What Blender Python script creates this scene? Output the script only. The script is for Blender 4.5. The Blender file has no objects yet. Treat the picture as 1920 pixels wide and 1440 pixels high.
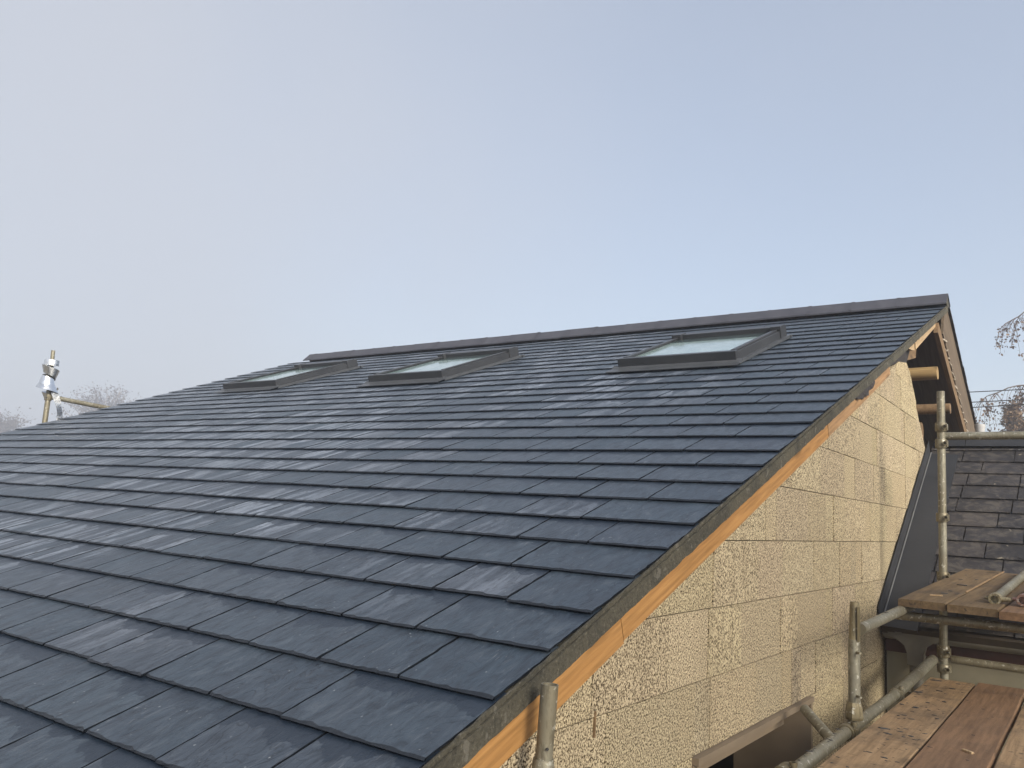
import bpy, bmesh, math, random
import numpy as np
from mathutils import Matrix, Vector, Euler, noise as mnoise
random.seed(7); rng = np.random.default_rng(7)
S = bpy.context.scene
COL = S.collection
R_ = math.radians

# ------------------------------------------------------------------ camera, sky, sun, exposure
cam = bpy.data.cameras.new('camera'); cam_o = bpy.data.objects.new('camera', cam); COL.objects.link(cam_o)
cam_o.matrix_world = Matrix(((0.8140, 0.0430, 0.5793, 0), (0.5781, -0.1572, -0.8007, 0), (0.0566, 0.9866, -0.1528, 0), (0, 0, 0, 1)))
cam.sensor_width = 36.0; cam.lens = 28.556; cam.clip_start = 0.05; cam.clip_end = 3000
S.camera = cam_o

SUN_EL, SUN_AZ = 26.0, -27.0         # elevation, azimuth of the sun measured from +X towards +Y
sd = Vector((math.cos(R_(SUN_EL)) * math.cos(R_(SUN_AZ)), math.cos(R_(SUN_EL)) * math.sin(R_(SUN_AZ)), math.sin(R_(SUN_EL))))
world = bpy.data.worlds.new('World'); S.world = world; world.use_nodes = True
wn = world.node_tree.nodes; wl = world.node_tree.links
bg = wn['Background']; bg.inputs[1].default_value = 0.15
sky = wn.new('ShaderNodeTexSky'); sky.sky_type = 'NISHITA'; sky.sun_disc = False
sky.sun_elevation = R_(SUN_EL); sky.sun_rotation = R_(90 - SUN_AZ)
sky.air_density = 1.0; sky.dust_density = 2.0; sky.ozone_density = 0.6; sky.altitude = 50
# thin high cloud veils the blue: the sky colour is drawn towards grey
# (thicker to the west, left of the picture), with very soft unevenness
tc = wn.new('ShaderNodeTexCoord'); dp = wn.new('ShaderNodeVectorMath'); dp.operation = 'DOT_PRODUCT'; dp.inputs[1].default_value = (-0.93, -0.30, 0.10)
wl.new(tc.outputs['Generated'], dp.inputs[0])
cn = wn.new('ShaderNodeTexNoise'); cn.inputs['Scale'].default_value = 1.6; cn.inputs['Detail'].default_value = 3; cn.inputs['Roughness'].default_value = 0.45
wl.new(tc.outputs['Generated'], cn.inputs['Vector'])
ad = wn.new('ShaderNodeMath'); ad.operation = 'MULTIPLY_ADD'; ad.inputs[1].default_value = 0.75; wl.new(cn.outputs[0], ad.inputs[0]); wl.new(dp.outputs['Value'], ad.inputs[2])
mr = wn.new('ShaderNodeMapRange'); mr.interpolation_type = 'SMOOTHSTEP'; mr.inputs[1].default_value = 0.38; mr.inputs[2].default_value = 1.12; mr.inputs[3].default_value = 0.42; mr.inputs[4].default_value = 0.88
wl.new(ad.outputs[0], mr.inputs[0])
veil = wn.new('ShaderNodeMix'); veil.data_type = 'RGBA'; veil.blend_type = 'MIX'
veil.inputs[7].default_value = (2.88, 2.97, 3.22, 1)
wl.new(mr.outputs[0], veil.inputs[0])
wl.new(sky.outputs[0], veil.inputs[6]); wl.new(veil.outputs[2], bg.inputs[0])

sun = bpy.data.lights.new('sun', 'SUN'); sun.energy = 5.0; sun.angle = R_(20.0); sun.color = (1.0, 0.93, 0.79)
sun_o = bpy.data.objects.new('sun', sun); COL.objects.link(sun_o)
sun_o.rotation_euler = sd.to_track_quat('Z', 'Y').to_euler()
S.view_settings.view_transform = 'Standard'; S.view_settings.look = 'None'
S.view_settings.exposure = 0.55; S.view_settings.gamma = 1.0; S.view_settings.use_curve_mapping = False
S.cycles.use_denoising = True; S.cycles.max_bounces = 6; S.cycles.volume_bounces = 1
S.cycles.caustics_reflective = False; S.cycles.caustics_refractive = False

# ------------------------------------------------------------------ helpers
class MB:
    def __init__(s): s.v = []; s.f = []; s.c = []; s.sm = []
    def add(s, vs, fs, col=None, smooth=False):
        b = len(s.v); s.v += [tuple(p) for p in vs]; s.f += [tuple(i + b for i in f) for f in fs]
        s.sm += [smooth] * len(fs)
        if col is None: col = (0.5, 0.5, 0.5)
        if isinstance(col, list): s.c += col
        else: s.c += [col] * len(vs)
    def box(s, lo, hi, col=None, M=None, bev=0.0):
        x0, y0, z0 = lo; x1, y1, z1 = hi
        if bev <= 0:
            vs = [(x0,y0,z0),(x1,y0,z0),(x1,y1,z0),(x0,y1,z0),(x0,y0,z1),(x1,y0,z1),(x1,y1,z1),(x0,y1,z1)]
            fs = [(0,3,2,1),(4,5,6,7),(0,1,5,4),(1,2,6,5),(2,3,7,6),(3,0,4,7)]
        else:
            bm = bmesh.new(); bmesh.ops.create_cube(bm, size=1)
            for v in bm.verts:
                v.co = ((x0+x1)/2 + v.co.x*(x1-x0), (y0+y1)/2 + v.co.y*(y1-y0), (z0+z1)/2 + v.co.z*(z1-z0))
            bmesh.ops.bevel(bm, geom=bm.edges[:], offset=bev, segments=2, affect='EDGES', profile=0.7)
            bm.verts.index_update(); vs = [tuple(v.co) for v in bm.verts]; fs = [tuple(v.index for v in f.verts) for f in bm.faces]; bm.free()
        if M is not None: vs = [tuple(M @ Vector(p)) for p in vs]
        s.add(vs, fs, col)
    def tube(s, pts, r, seg=20, col=None, inner=None, cap=True, smooth=True):
        pts = [Vector(p) for p in pts]; n = len(pts)
        rs = r if isinstance(r, (list, tuple)) else [r] * n
        vs = []; fs = []
        t0 = (pts[1] - pts[0]).normalized()
        up = Vector((0, 0, 1)) if abs(t0.z) < 0.9 else Vector((1, 0, 0))
        a = t0.cross(up).normalized()
        for i, p in enumerate(pts):
            t = (pts[min(i+1, n-1)] - pts[max(i-1, 0)]).normalized()
            a = (a - t * a.dot(t)).normalized(); b = t.cross(a)
            for k in range(seg):
                an = 2 * math.pi * k / seg
                vs.append(p + (a * math.cos(an) + b * math.sin(an)) * rs[i])
        for i in range(n - 1):
            for k in range(seg):
                k2 = (k + 1) % seg
                fs.append((i*seg+k, i*seg+k2, (i+1)*seg+k2, (i+1)*seg+k))
        s.add(vs, fs, col, smooth)
        dl = min(0.12, 0.45 * sum((pts[i+1]-pts[i]).length for i in range(n-1)))
        if inner:      # open pipe: annulus rims and an inner wall
            for e, (i, sg) in enumerate(((0, 1), (n-1, -1))):
                c = pts[i]; t = (pts[1]-pts[0]).normalized() if i == 0 else (pts[-1]-pts[-2]).normalized() * -1
                ring = [Vector(vs[i*seg+k]) for k in range(seg)]
                rin = [c + (q - c) * (inner / rs[i]) for q in ring]
                deep = [q + t * dl for q in rin]
                vv = ring + rin + deep; ff = []
                for k in range(seg):
                    k2 = (k+1) % seg
                    ff.append((k, k2, seg+k2, seg+k)); ff.append((seg+k, seg+k2, 2*seg+k2, 2*seg+k))
                ff.append(tuple(range(2*seg, 3*seg)))
                s.add(vv, ff, col)
        elif cap:
            s.add([vs[k] for k in range(seg)], [tuple(range(seg-1, -1, -1))], col)
            s.add([vs[(n-1)*seg+k] for k in range(seg)], [tuple(range(seg))], col)
    def build(s, name, mat, parent=None, M=None):
        me = bpy.data.meshes.new(name)
        me.from_pydata(s.v, [], s.f); me.materials.append(mat)
        me.polygons.foreach_set('use_smooth', s.sm)
        at = me.attributes.new('tint', 'FLOAT_COLOR', 'POINT')
        arr = np.ones((len(s.v), 4), 'f'); arr[:, :3] = np.array(s.c, 'f').reshape(-1, 3)
        at.data.foreach_set('color', arr.ravel())
        me.update()
        return link(name, me, parent, M)

def link(name, me, parent=None, M=None):
    o = bpy.data.objects.new(name, me); COL.objects.link(o)
    if M is not None: o.matrix_basis = M
    if parent is not None:
        o.parent = parent
        w = Matrix.Identity(4); p = parent
        while p is not None: w = p['_w'] @ w if False else p.matrix_basis @ w; p = p.parent
        o.matrix_parent_inverse = w.inverted()
    return o
def rebase(o):
    "fold the parent inverse into the basis so the child is plain"
    m = o.matrix_parent_inverse @ o.matrix_basis
    o.matrix_parent_inverse = Matrix.Identity(4); o.matrix_basis = m
def empty(name, loc):
    o = bpy.data.objects.new(name, None); COL.objects.link(o); o.matrix_basis = Matrix.Translation(loc); o.empty_display_size = 0.2
    return o
def tag(o, label=None, cat=None, group=None, kind=None):
    if label: o['label'] = label
    if cat: o['category'] = cat
    if group: o['group'] = group
    if kind: o['kind'] = kind
    return o

# ------------------------------------------------------------------ material helpers
class NT:
    def __init__(s, name):
        s.m = bpy.data.materials.new(name); s.m.use_nodes = True
        s.t = s.m.node_tree; s.b = s.t.nodes['Principled BSDF']; s.x = {}
    def n(s, typ, **kw):
        nd = s.t.nodes.new(typ)
        for k, v in kw.items(): setattr(nd, k, v)
        return nd
    def l(s, a, b): s.t.links.new(a, b)
    def coord(s, kind='Object', scale=(1,1,1), rot=(0,0,0), off=None):
        c = s.n('ShaderNodeTexCoord'); m = s.n('ShaderNodeMapping')
        m.inputs['Scale'].default_value = scale; m.inputs['Rotation'].default_value = rot
        s.l(c.outputs[kind], m.inputs['Vector'])
        if off is not None: s.l(off, m.inputs['Location'])
        return m.outputs[0]
    def noise(s, vec, scale, detail=4, rough=0.55, dist=0.0):
        n = s.n('ShaderNodeTexNoise'); n.inputs['Scale'].default_value = scale; n.inputs['Detail'].default_value = detail
        n.inputs['Roughness'].default_value = rough; n.inputs['Distortion'].default_value = dist
        s.l(vec, n.inputs['Vector']); return n.outputs[0]
    def vor(s, vec, scale, feat='F1', out=0):
        n = s.n('ShaderNodeTexVoronoi'); n.feature = feat; n.inputs['Scale'].default_value = scale
        s.l(vec, n.inputs['Vector']); return n.outputs[out]
    def ramp(s, v, stops):
        r = s.n('ShaderNodeValToRGB'); e = r.color_ramp.elements
        while len(e) < len(stops): e.new(0.5)
        for i, (p, c) in enumerate(stops):
            e[i].position = p; e[i].color = (c, c, c, 1) if not isinstance(c, tuple) else (*c, 1)
        s.l(v, r.inputs[0]); return r.outputs[0]
    def mix(s, f, a, b, blend='MIX'):
        m = s.n('ShaderNodeMix'); m.data_type = 'RGBA'; m.blend_type = blend
        for sock, val in ((m.inputs[0], f), (m.inputs[6], a), (m.inputs[7], b)):
            if hasattr(val, 'links'): s.l(val, sock)
            elif isinstance(val, (int, float)): sock.default_value = val
            else: sock.default_value = (*val, 1)
        return m.outputs[2]
    def math(s, op, a, b=None, c=None, clamp=False):
        m = s.n('ShaderNodeMath', operation=op); m.use_clamp = clamp
        for i, v in enumerate((a, b, c)):
            if v is None: continue
            if hasattr(v, 'links'): s.l(v, m.inputs[i])
            else: m.inputs[i].default_value = v
        return m.outputs[0]
    def attr(s):
        if 'a' not in s.x:
            a = s.n('ShaderNodeAttribute'); a.attribute_name = 'tint'; sp = s.n('ShaderNodeSeparateColor'); s.l(a.outputs['Color'], sp.inputs[0])
            s.x['a'] = (a.outputs['Color'], sp.outputs[0], sp.outputs[1], sp.outputs[2])
        return s.x['a']
    def bump(s, h, strength=0.3, dist=0.01, prev=None):
        b = s.n('ShaderNodeBump'); b.inputs['Strength'].default_value = strength; b.inputs['Distance'].default_value = dist
        s.l(h, b.inputs['Height'])
        if prev is not None: s.l(prev, b.inputs['Normal'])
        return b.outputs[0]
    def out(s, color=None, rough=None, metal=None, normal=None, spec=None):
        for k, v in (('Base Color', color), ('Roughness', rough), ('Metallic', metal), ('Normal', normal), ('Specular IOR Level', spec)):
            if v is None: continue
            if hasattr(v, 'links'): s.l(v, s.b.inputs[k])
            elif isinstance(v, (int, float)): s.b.inputs[k].default_value = v
            else: s.b.inputs[k].default_value = (*v, 1)
        return s.m

def m_slate():
    s = NT('riven_slate'); A, r, g, v = s.attr()
    off = s.n('ShaderNodeCombineXYZ'); s.l(s.math('MULTIPLY', r, 37.0), off.inputs[0]); s.l(s.math('MULTIPLY', g, 53.0), off.inputs[1]); o = off.outputs[0]
    base = s.mix(r, (0.031, 0.049, 0.070), (0.047, 0.067, 0.090))
    base = s.mix(s.math('MULTIPLY', g, 0.45), base, (0.058, 0.067, 0.090))
    # pale streaks running with the cleavage, in drifts over the left half of the roof
    st = s.noise(s.coord(scale=(13, 1.1, 1), rot=(0, 0, 0.22), off=o), 1.0, 2, 0.5, 0.7)
    big = s.noise(s.coord(scale=(0.45, 0.6, 1)), 1.0, 2)
    P = s.n('ShaderNodeTexCoord'); sx = s.n('ShaderNodeSeparateXYZ'); s.l(P.outputs['Object'], sx.inputs[0])
    left = s.math('MINIMUM', s.math('MAXIMUM', s.math('MULTIPLY_ADD', sx.outputs[0], -0.085, -0.17), -0.16), 0.24)
    low = s.math('MULTIPLY', s.math('MINIMUM', s.math('SUBTRACT', sx.outputs[1], 1.3), 0.0), 0.09)
    gate = s.math('ADD', s.math('ADD', s.math('ADD', big, left), s.math('MULTIPLY', g, 0.24)), low)
    stm = s.math('MULTIPLY', s.ramp(st, [(0.50, 0.0), (0.535, 1.0)]), s.ramp(gate, [(0.70, 0.0), (0.86, 1.0)]))
    base = s.mix(s.math('MULTIPLY', stm, 0.8), base, (0.25, 0.285, 0.345))
    # whole slates that are paler
    base = s.mix(s.math('MULTIPLY', s.ramp(s.math('MULTIPLY', r, g), [(0.55, 0.0), (0.75, 0.5)]), s.ramp(gate, [(0.66, 0.0), (0.85, 1.0)])), base, (0.12, 0.135, 0.165))
    md = s.noise(s.coord(scale=(7, 3, 1), rot=(0, 0, 0.4), off=o), 1.0, 5, 0.65, 0.8)
    base = s.mix(s.ramp(md, [(0.32, 0.5), (0.66, 0.0)]), base, (0.028, 0.036, 0.050))
    gr = s.noise(s.coord(scale=(30, 9, 1), rot=(0, 0, 0.45), off=o), 1.0, 7, 0.72, 0.6)
    base = s.mix(s.ramp(gr, [(0.36, 0.75), (0.52, 0.0)]), base, (0.016, 0.021, 0.030))
    base = s.mix(s.ramp(gr, [(0.54, 0.0), (0.72, 0.55)]), base, (0.105, 0.12, 0.14))
    # riven contours: thin dark edges of the split layers
    cn = s.noise(s.coord(scale=(4.5, 1.5, 1), rot=(0, 0, 0.45), off=o), 1.6, 3, 0.55, 1.6)
    ct = s.ramp(cn, [(0.395, 0.0), (0.405, 1.0), (0.418, 0.0), (0.505, 0.0), (0.513, 0.9), (0.526, 0.0), (0.60, 0.0), (0.608, 0.8), (0.62, 0.0)])
    ct = s.math('MULTIPLY', ct, s.ramp(s.math('SUBTRACT', g, r), [(0.0, 0.3), (0.3, 0.9)]))
    base = s.mix(ct, base, (0.016, 0.019, 0.026))
    # flecks and scratches
    fl = s.vor(s.coord(scale=(44, 30, 1), rot=(0, 0, 0.9), off=o), 1.0)
    flm = s.math('MULTIPLY', s.ramp(fl, [(0.06, 1.0), (0.12, 0.0)]), s.ramp(s.noise(s.coord(off=o), 11.0, 2), [(0.50, 0.0), (0.60, 0.8)]))
    base = s.mix(flm, base, (0.26, 0.28, 0.30))
    sc = s.noise(s.coord(scale=(90, 9, 1), rot=(0, 0, -0.5), off=o), 1.0, 3, 0.5, 1.5)
    scm = s.math('MULTIPLY', s.ramp(sc, [(0.62, 0.0), (0.67, 0.7)]), s.ramp(s.noise(s.coord(off=o), 5.0, 2), [(0.55, 0.0), (0.65, 1.0)]))
    base = s.mix(scm, base, (0.15, 0.16, 0.18))
    # wet margin below the slate above (v runs 0 at the tail to 1 at the lap), with drips and a dressed tail blackened for wet stone and the shadow gap
    wn_ = s.noise(s.coord(scale=(6.5, 3.5, 1), off=o), 1.0, 5, 0.6, 0.3)
    wet = s.ramp(s.math('ADD', s.math('MULTIPLY', v, 0.95), s.math('MULTIPLY', s.math('SUBTRACT', wn_, 0.5), 1.25)), [(0.74, 0.0), (0.75, 1.0)])
    wet = s.math('MULTIPLY', wet, s.ramp(s.math('ADD', r, g), [(0.6, 0.0), (0.9, 1.0)]))
    tail = s.ramp(v, [(0.046, 1.0), (0.054, 0.0)])
    base = s.mix(s.math('MULTIPLY', wet, 0.8), base, (0.010, 0.018, 0.032))
    base = s.mix(s.math('MULTIPLY', tail, 0.85), base, (0.008, 0.010, 0.015))
    rough = s.math('SUBTRACT', s.math('MULTIPLY_ADD', md, 0.20, 0.32), s.math('MULTIPLY', wet, 0.04))
    n2 = s.noise(s.coord(scale=(70, 25, 40), rot=(0, 0, 0.5), off=o), 1.0, 5, 0.65)
    rip = s.ramp(cn, [(0.395, 0.0), (0.415, 0.4), (0.505, 0.45), (0.52, 0.75), (0.60, 0.8), (0.615, 1.0)])
    nb = s.bump(n2, 0.5, 0.002); nb = s.bump(gr, 0.5, 0.0035, nb); nb = s.bump(rip, 0.5, 0.003, nb)
    return s.out(base, rough, 0.0, nb, 0.36)

def m_plain(name, c1, c2, scale=6, rough=0.6, metal=0.0, bump=0.2, bd=0.004, stretch=(1,1,1), tint=False, spec=0.4, detail=5):
    s = NT(name); n = s.noise(s.coord(scale=stretch), scale, detail, 0.6, 0.3)
    c = s.mix(s.ramp(n, [(0.3, 0.0), (0.7, 1.0)]), c1, c2)
    if tint: c = s.mix(1.0, c, s.attr()[0], 'MULTIPLY')
    h = s.noise(s.coord(scale=stretch), scale * 6, 5, 0.65)
    return s.out(c, s.math('MULTIPLY_ADD', n, 0.2, rough - 0.1), metal, s.bump(h, bump, bd), spec)

def m_wood(name, c1, c2, axis='y', scale=1.0, rough=0.75, knots=True, stain=0.0, tint=False):
    s = NT(name); st = {'y': (14, 0.8, 14), 'x': (0.8, 14, 14), 'z': (14, 14, 0.8)}[axis]
    off = None
    if tint:
        o = s.n('ShaderNodeCombineXYZ'); s.l(s.math('MULTIPLY', s.attr()[1], 9.0), o.inputs[0]); s.l(s.math('MULTIPLY', s.attr()[2], 9.0), o.inputs[1]); off = o.outputs[0]
    n = s.noise(s.coord(scale=tuple(a * scale for a in st), off=off), 1.0, 6, 0.6, 1.5)
    f = s.noise(s.coord(scale=tuple(a * scale * 5 for a in st), off=off), 1.0, 3, 0.6, 0.2)
    c = s.mix(s.ramp(n, [(0.32, 0.0), (0.68, 1.0)]), c1, c2)
    c = s.mix(s.ramp(f, [(0.35, 0.55), (0.6, 0.0)]), c, tuple(a * 0.55 for a in c1))
    if knots:
        k = s.vor(s.coord(scale=tuple({14: 5.0, 0.8: 2.0}[a] for a in st), off=off), 1.0)
        c = s.mix(s.ramp(k, [(0.10, 0.75), (0.19, 0.0)]), c, tuple(a * 0.35 for a in c1))
    if stain > 0:
        q = s.noise(s.coord(scale=(1, 1, 1), off=off), 3.5, 5, 0.7, 0.5)
        c = s.mix(s.ramp(q, [(0.45, 0.0), (0.7, stain)]), c, (0.045, 0.036, 0.03))
        q2 = s.noise(s.coord(scale=(1, 1, 1), off=off), 34, 3, 0.6)
        c = s.mix(s.ramp(q2, [(0.62, 0.0), (0.68, stain * 1.2)]), c, (0.03, 0.024, 0.02))
    return s.out(c, rough, 0.0, s.bump(f, 0.35, 0.003, s.bump(n, 0.25, 0.006)), 0.3)

def m_tube(name='galvanised_steel', dirty=0.5, c=(0.29, 0.275, 0.215)):
    s = NT(name)
    n = s.noise(s.coord(), 9, 6, 0.7, 0.4); n2 = s.noise(s.coord(), 45, 4, 0.6); n3 = s.noise(s.coord(), 3.3, 3)
    col = s.mix(s.ramp(n, [(0.35, 0.0), (0.65, 1.0)]), c, tuple(a * 0.62 for a in c))
    col = s.mix(s.ramp(n3, [(0.40, 0.0), (0.62, dirty)]), col, (0.125, 0.10, 0.055))
    col = s.mix(s.ramp(s.noise(s.coord(scale=(1,1,0.3)), 70, 4, 0.7), [(0.50, 0.0), (0.66, 0.65)]), col, (0.085, 0.07, 0.045))
    col = s.mix(s.ramp(n2, [(0.60, 0.0), (0.68, 0.85)]), col, (0.50, 0.49, 0.43))
    met = s.ramp(n, [(0.35, 0.55), (0.65, 0.15)])
    return s.out(col, s.math('MULTIPLY_ADD', n2, 0.25, 0.38), met, s.bump(n2, 0.3, 0.002), 0.5)

def m_chip():
    s = NT('woodchip'); A = s.attr()[0]
    n = s.noise(s.coord(scale=(1, 1, 1)), 1.6, 4, 0.6)
    damp = s.noise(s.coord(scale=(1, 3.2, 0.45)), 1.3, 3, 0.5)
    c = s.mix(1.0, A, s.mix(s.ramp(n, [(0.3, 0.0), (0.7, 1.0)]), (0.86, 0.85, 0.82), (1.0, 0.97, 0.92)), 'MULTIPLY')
    c = s.mix(s.ramp(damp, [(0.58, 0.0), (0.75, 0.28)]), c, (0.22, 0.17, 0.115))
    f = s.noise(s.coord(), 400, 2)
    return s.out(c, 0.85, 0.0, s.bump(f, 0.2, 0.001), 0.2)

def m_block():
    s = NT('woodcrete_block'); A = s.attr()[0]
    v = s.vor(s.coord(scale=(1, 1, 2.2)), 150); n = s.noise(s.coord(), 150, 5, 0.7)
    damp = s.noise(s.coord(scale=(1, 3.2, 0.45)), 1.3, 3, 0.5)
    c = s.mix(s.ramp(n, [(0.42, 0.0), (0.56, 1.0)]), (0.045, 0.028, 0.014), (0.56, 0.47, 0.32))
    c = s.mix(1.0, c, A, 'MULTIPLY')
    c = s.mix(s.ramp(damp, [(0.58, 0.0), (0.75, 0.28)]), c, (0.16, 0.12, 0.075))
    return s.out(c, 0.9, 0.0, s.bump(n, 0.5, 0.004, s.bump(v, 0.4, 0.003)), 0.2)

def m_old_slate():
    s = NT('old_slate'); A, r, g, v = s.attr()
    base = s.mix(r, (0.019, 0.017, 0.019), (0.042, 0.036, 0.036))
    base = s.mix(s.math('MULTIPLY', g, 0.5), base, (0.022, 0.024, 0.033))
    n = s.noise(s.coord(), 3.5, 6, 0.7, 0.6); n2 = s.noise(s.coord(), 11, 6, 0.7, 0.8); n3 = s.noise(s.coord(), 60, 3)
    base = s.mix(s.ramp(n2, [(0.46, 0.0), (0.60, 0.75)]), base, (0.080, 0.071, 0.063))
    base = s.mix(s.ramp(n, [(0.50, 0.0), (0.56, 0.7)]), base, (0.018, 0.017, 0.02))
    base = s.mix(s.ramp(s.noise(s.coord(), 17, 3), [(0.70, 0.0), (0.74, 0.7)]), base, (0.26, 0.23, 0.18))
    return s.out(base, s.math('MULTIPLY_ADD', n, 0.3, 0.5), 0.0, s.bump(n3, 0.4, 0.003, s.bump(n2, 0.5, 0.008)), 0.4)

def m_leaf(name, c1, c2):
    s = NT(name); A, r, g, b = s.attr()
    return s.out(s.mix(r, c1, c2), 0.8, 0.0, None, 0.2)

SLATE = m_slate(); CHIP = m_chip(); BLOCK = m_block(); OLD = m_old_slate()
RIDGE = m_plain('ridge_tile_clay', (0.036, 0.037, 0.048), (0.062, 0.062, 0.076), 5, 0.6, 0, 0.35, 0.004)
def m_verge():
    s = NT('verge_mortar'); n = s.noise(s.coord(), 5, 6, 0.7, 0.5); f = s.noise(s.coord(), 85, 5, 0.75); p = s.vor(s.coord(), 120)
    c = s.mix(s.ramp(n, [(0.35, 0.0), (0.65, 1.0)]), (0.048, 0.046, 0.038), (0.088, 0.080, 0.060))
    c = s.mix(s.ramp(f, [(0.30, 0.8), (0.48, 0.0)]), c, (0.018, 0.018, 0.017))
    c = s.mix(s.ramp(f, [(0.58, 0.0), (0.70, 0.8)]), c, (0.19, 0.175, 0.14))
    c = s.mix(s.ramp(s.noise(s.coord(), 22, 3), [(0.62, 0.0), (0.66, 0.6)]), c, (0.15, 0.14, 0.12))
    return s.out(c, 0.9, 0.0, s.bump(f, 0.7, 0.006, s.bump(p, 0.4, 0.004)), 0.2)
VERGE = m_verge()
ORANGE2 = m_wood('treated_softwood_faded', (0.27, 0.155, 0.072), (0.36, 0.22, 0.11), 'y', 1.0, 0.75)
ORANGE = m_wood('treated_softwood', (0.31, 0.155, 0.050), (0.41, 0.22, 0.078), 'y', 1.0, 0.7)
PALEW = m_wood('pale_softwood', (0.34, 0.235, 0.13), (0.46, 0.335, 0.20), 'y', 1.0, 0.75)
SHEATH = m_wood('brown_sheathing', (0.105, 0.078, 0.054), (0.15, 0.112, 0.078), 'y', 0.5, 0.85, False)
RAFTER = m_wood('rafter_timber', (0.15, 0.095, 0.05), (0.22, 0.145, 0.08), 'y', 1.0, 0.8)
LOG = m_wood('log_purlin', (0.27, 0.18, 0.08), (0.38, 0.265, 0.125), 'x', 0.8, 0.75)
BOARD = m_wood('weathered_board', (0.27, 0.175, 0.095), (0.36, 0.245, 0.14), 'y', 0.9, 0.8, True, 0.55, True)
REDBOARD = m_wood('reddish_board', (0.185, 0.108, 0.060), (0.25, 0.150, 0.085), 'y', 0.9, 0.75, True, 0.3, True)
PLATB = m_wood('dirty_platform_board', (0.135, 0.088, 0.045), (0.20, 0.138, 0.076), 'y', 0.9, 0.8, True, 0.6, True)
PLY = m_plain('grey_brown_lining_board', (0.155, 0.118, 0.082), (0.205, 0.158, 0.11), 3, 0.75, 0, 0.2, 0.002)
TUBE = m_tube(); TUBE2 = m_tube('brassy_steel', 0.8, (0.33, 0.28, 0.17)); TUBE_PINK = m_tube('rusty_pink_steel', 0.3, (0.34, 0.20, 0.17))
FITTING = m_tube('dull_fitting_steel', 0.9, (0.26, 0.235, 0.17))
LEAD = m_plain('lead_sheet', (0.016, 0.017, 0.020), (0.027, 0.028, 0.032), 3, 0.55, 0.0, 0.25, 0.004)
LEADL = m_plain('worn_lead_fold', (0.075, 0.075, 0.077), (0.11, 0.11, 0.108), 8, 0.5)
FRAME = m_plain('skylight_cladding', (0.032, 0.034, 0.039), (0.045, 0.047, 0.052), 3, 0.42, 0.25, 0.05, 0.001)
REFL = m_plain('dark_glass_reflection', (0.035, 0.05, 0.052), (0.05, 0.07, 0.072), 6, 0.15)  # colour of the dark reflection painted onto the roof-window panes
FLASH = m_plain('grey_flashing', (0.060, 0.065, 0.073), (0.085, 0.09, 0.10), 5, 0.42, 0.3, 0.15, 0.003)
FELT = m_plain('roofing_felt', (0.016, 0.013, 0.012), (0.03, 0.024, 0.023), 8, 0.8, 0, 0.4, 0.006)
DARK = m_plain('dark_interior', (0.035, 0.027, 0.02), (0.06, 0.045, 0.032), 4, 0.9)
CREAM = m_plain('cream_render', (0.22, 0.20, 0.145), (0.27, 0.245, 0.18), 5, 0.85, 0, 0.2, 0.003)
MAROON = m_plain('maroon_fascia', (0.050, 0.022, 0.018), (0.075, 0.034, 0.027), 6, 0.6)
GUTTER = m_plain('grey_gutter_plastic', (0.105, 0.096, 0.078), (0.15, 0.137, 0.112), 7, 0.55, 0, 0.15, 0.002)
GROUND = m_plain('dirt_ground', (0.10, 0.085, 0.06), (0.17, 0.15, 0.11), 1.5, 0.95, 0, 0.6, 0.05)
FOGLEAF = m_leaf('fog_tree_leaf', (0.06, 0.05, 0.052), (0.13, 0.11, 0.105))
FOIL = m_plain('bright_foil', (0.72, 0.73, 0.75), (0.86, 0.87, 0.88), 4, 0.22, 1.0, 0.35, 0.02)
CABLE = m_plain('cable_rubber', (0.02, 0.02, 0.022), (0.03, 0.03, 0.032), 5, 0.6)
BARK = m_plain('bark', (0.14, 0.12, 0.105), (0.22, 0.195, 0.175), 8, 0.9, 0, 0.4, 0.01)
BIRCHLEAF = m_leaf('birch_leaf', (0.09, 0.055, 0.045), (0.20, 0.145, 0.10))
BROWNLEAF = m_leaf('brown_leaf', (0.15, 0.10, 0.065), (0.28, 0.20, 0.13))
SHARD = m_plain('slate_chip_dark', (0.022, 0.024, 0.028), (0.05, 0.052, 0.06), 20, 0.6)
FLEECE = m_plain('pale_fibre', (0.26, 0.22, 0.18), (0.38, 0.33, 0.27), 20, 0.9, 0, 0.6, 0.01)
POT = m_plain('pale_flue_pot', (0.36, 0.36, 0.37), (0.44, 0.44, 0.45), 9, 0.7)
def m_glass():
    s = NT('roof_window_glass')
    n = s.noise(s.coord(), 30, 4, 0.6); n2 = s.noise(s.coord(scale=(1, 0.6, 1)), 8, 4, 0.7)
    col = s.mix(s.ramp(n2, [(0.4, 0.0), (0.7, 1.0)]), (0.20, 0.28, 0.28), (0.30, 0.38, 0.38))
    return s.out(col, s.ramp(n, [(0.35, 0.04), (0.70, 0.20)]), 0.0, s.bump(n, 0.12, 0.002), 0.9)
GLASS = m_glass(); GLASS.node_tree.nodes['Principled BSDF'].inputs['IOR'].default_value = 1.9

# ------------------------------------------------------------------ roof frame of reference
TH = R_(20.23); A0 = Vector((0, 1.369 + 0.018*math.sin(R_(20.23)), -0.523 - 0.018*math.cos(R_(20.23))))
ROOF = Matrix.Translation(A0) @ Matrix.Rotation(TH, 4, 'X')        # local x along ridge, y up the slope, z normal
GZ = -2.8                                                          # ground level (camera is at z = 0)
XV = -1.15                                                         # verge / gable plane
GA = 0.2460
def xfar(s): return -10.53 - 0.155 * (s - 3.1)

# ------------------------------------------------------------------ ground
g = MB(); g.add([(-400,-400,GZ),(400,-400,GZ),(400,400,GZ),(-400,400,GZ)], [(0,1,2,3)])
tag(g.build('ground', GROUND), kind='structure')

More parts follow.
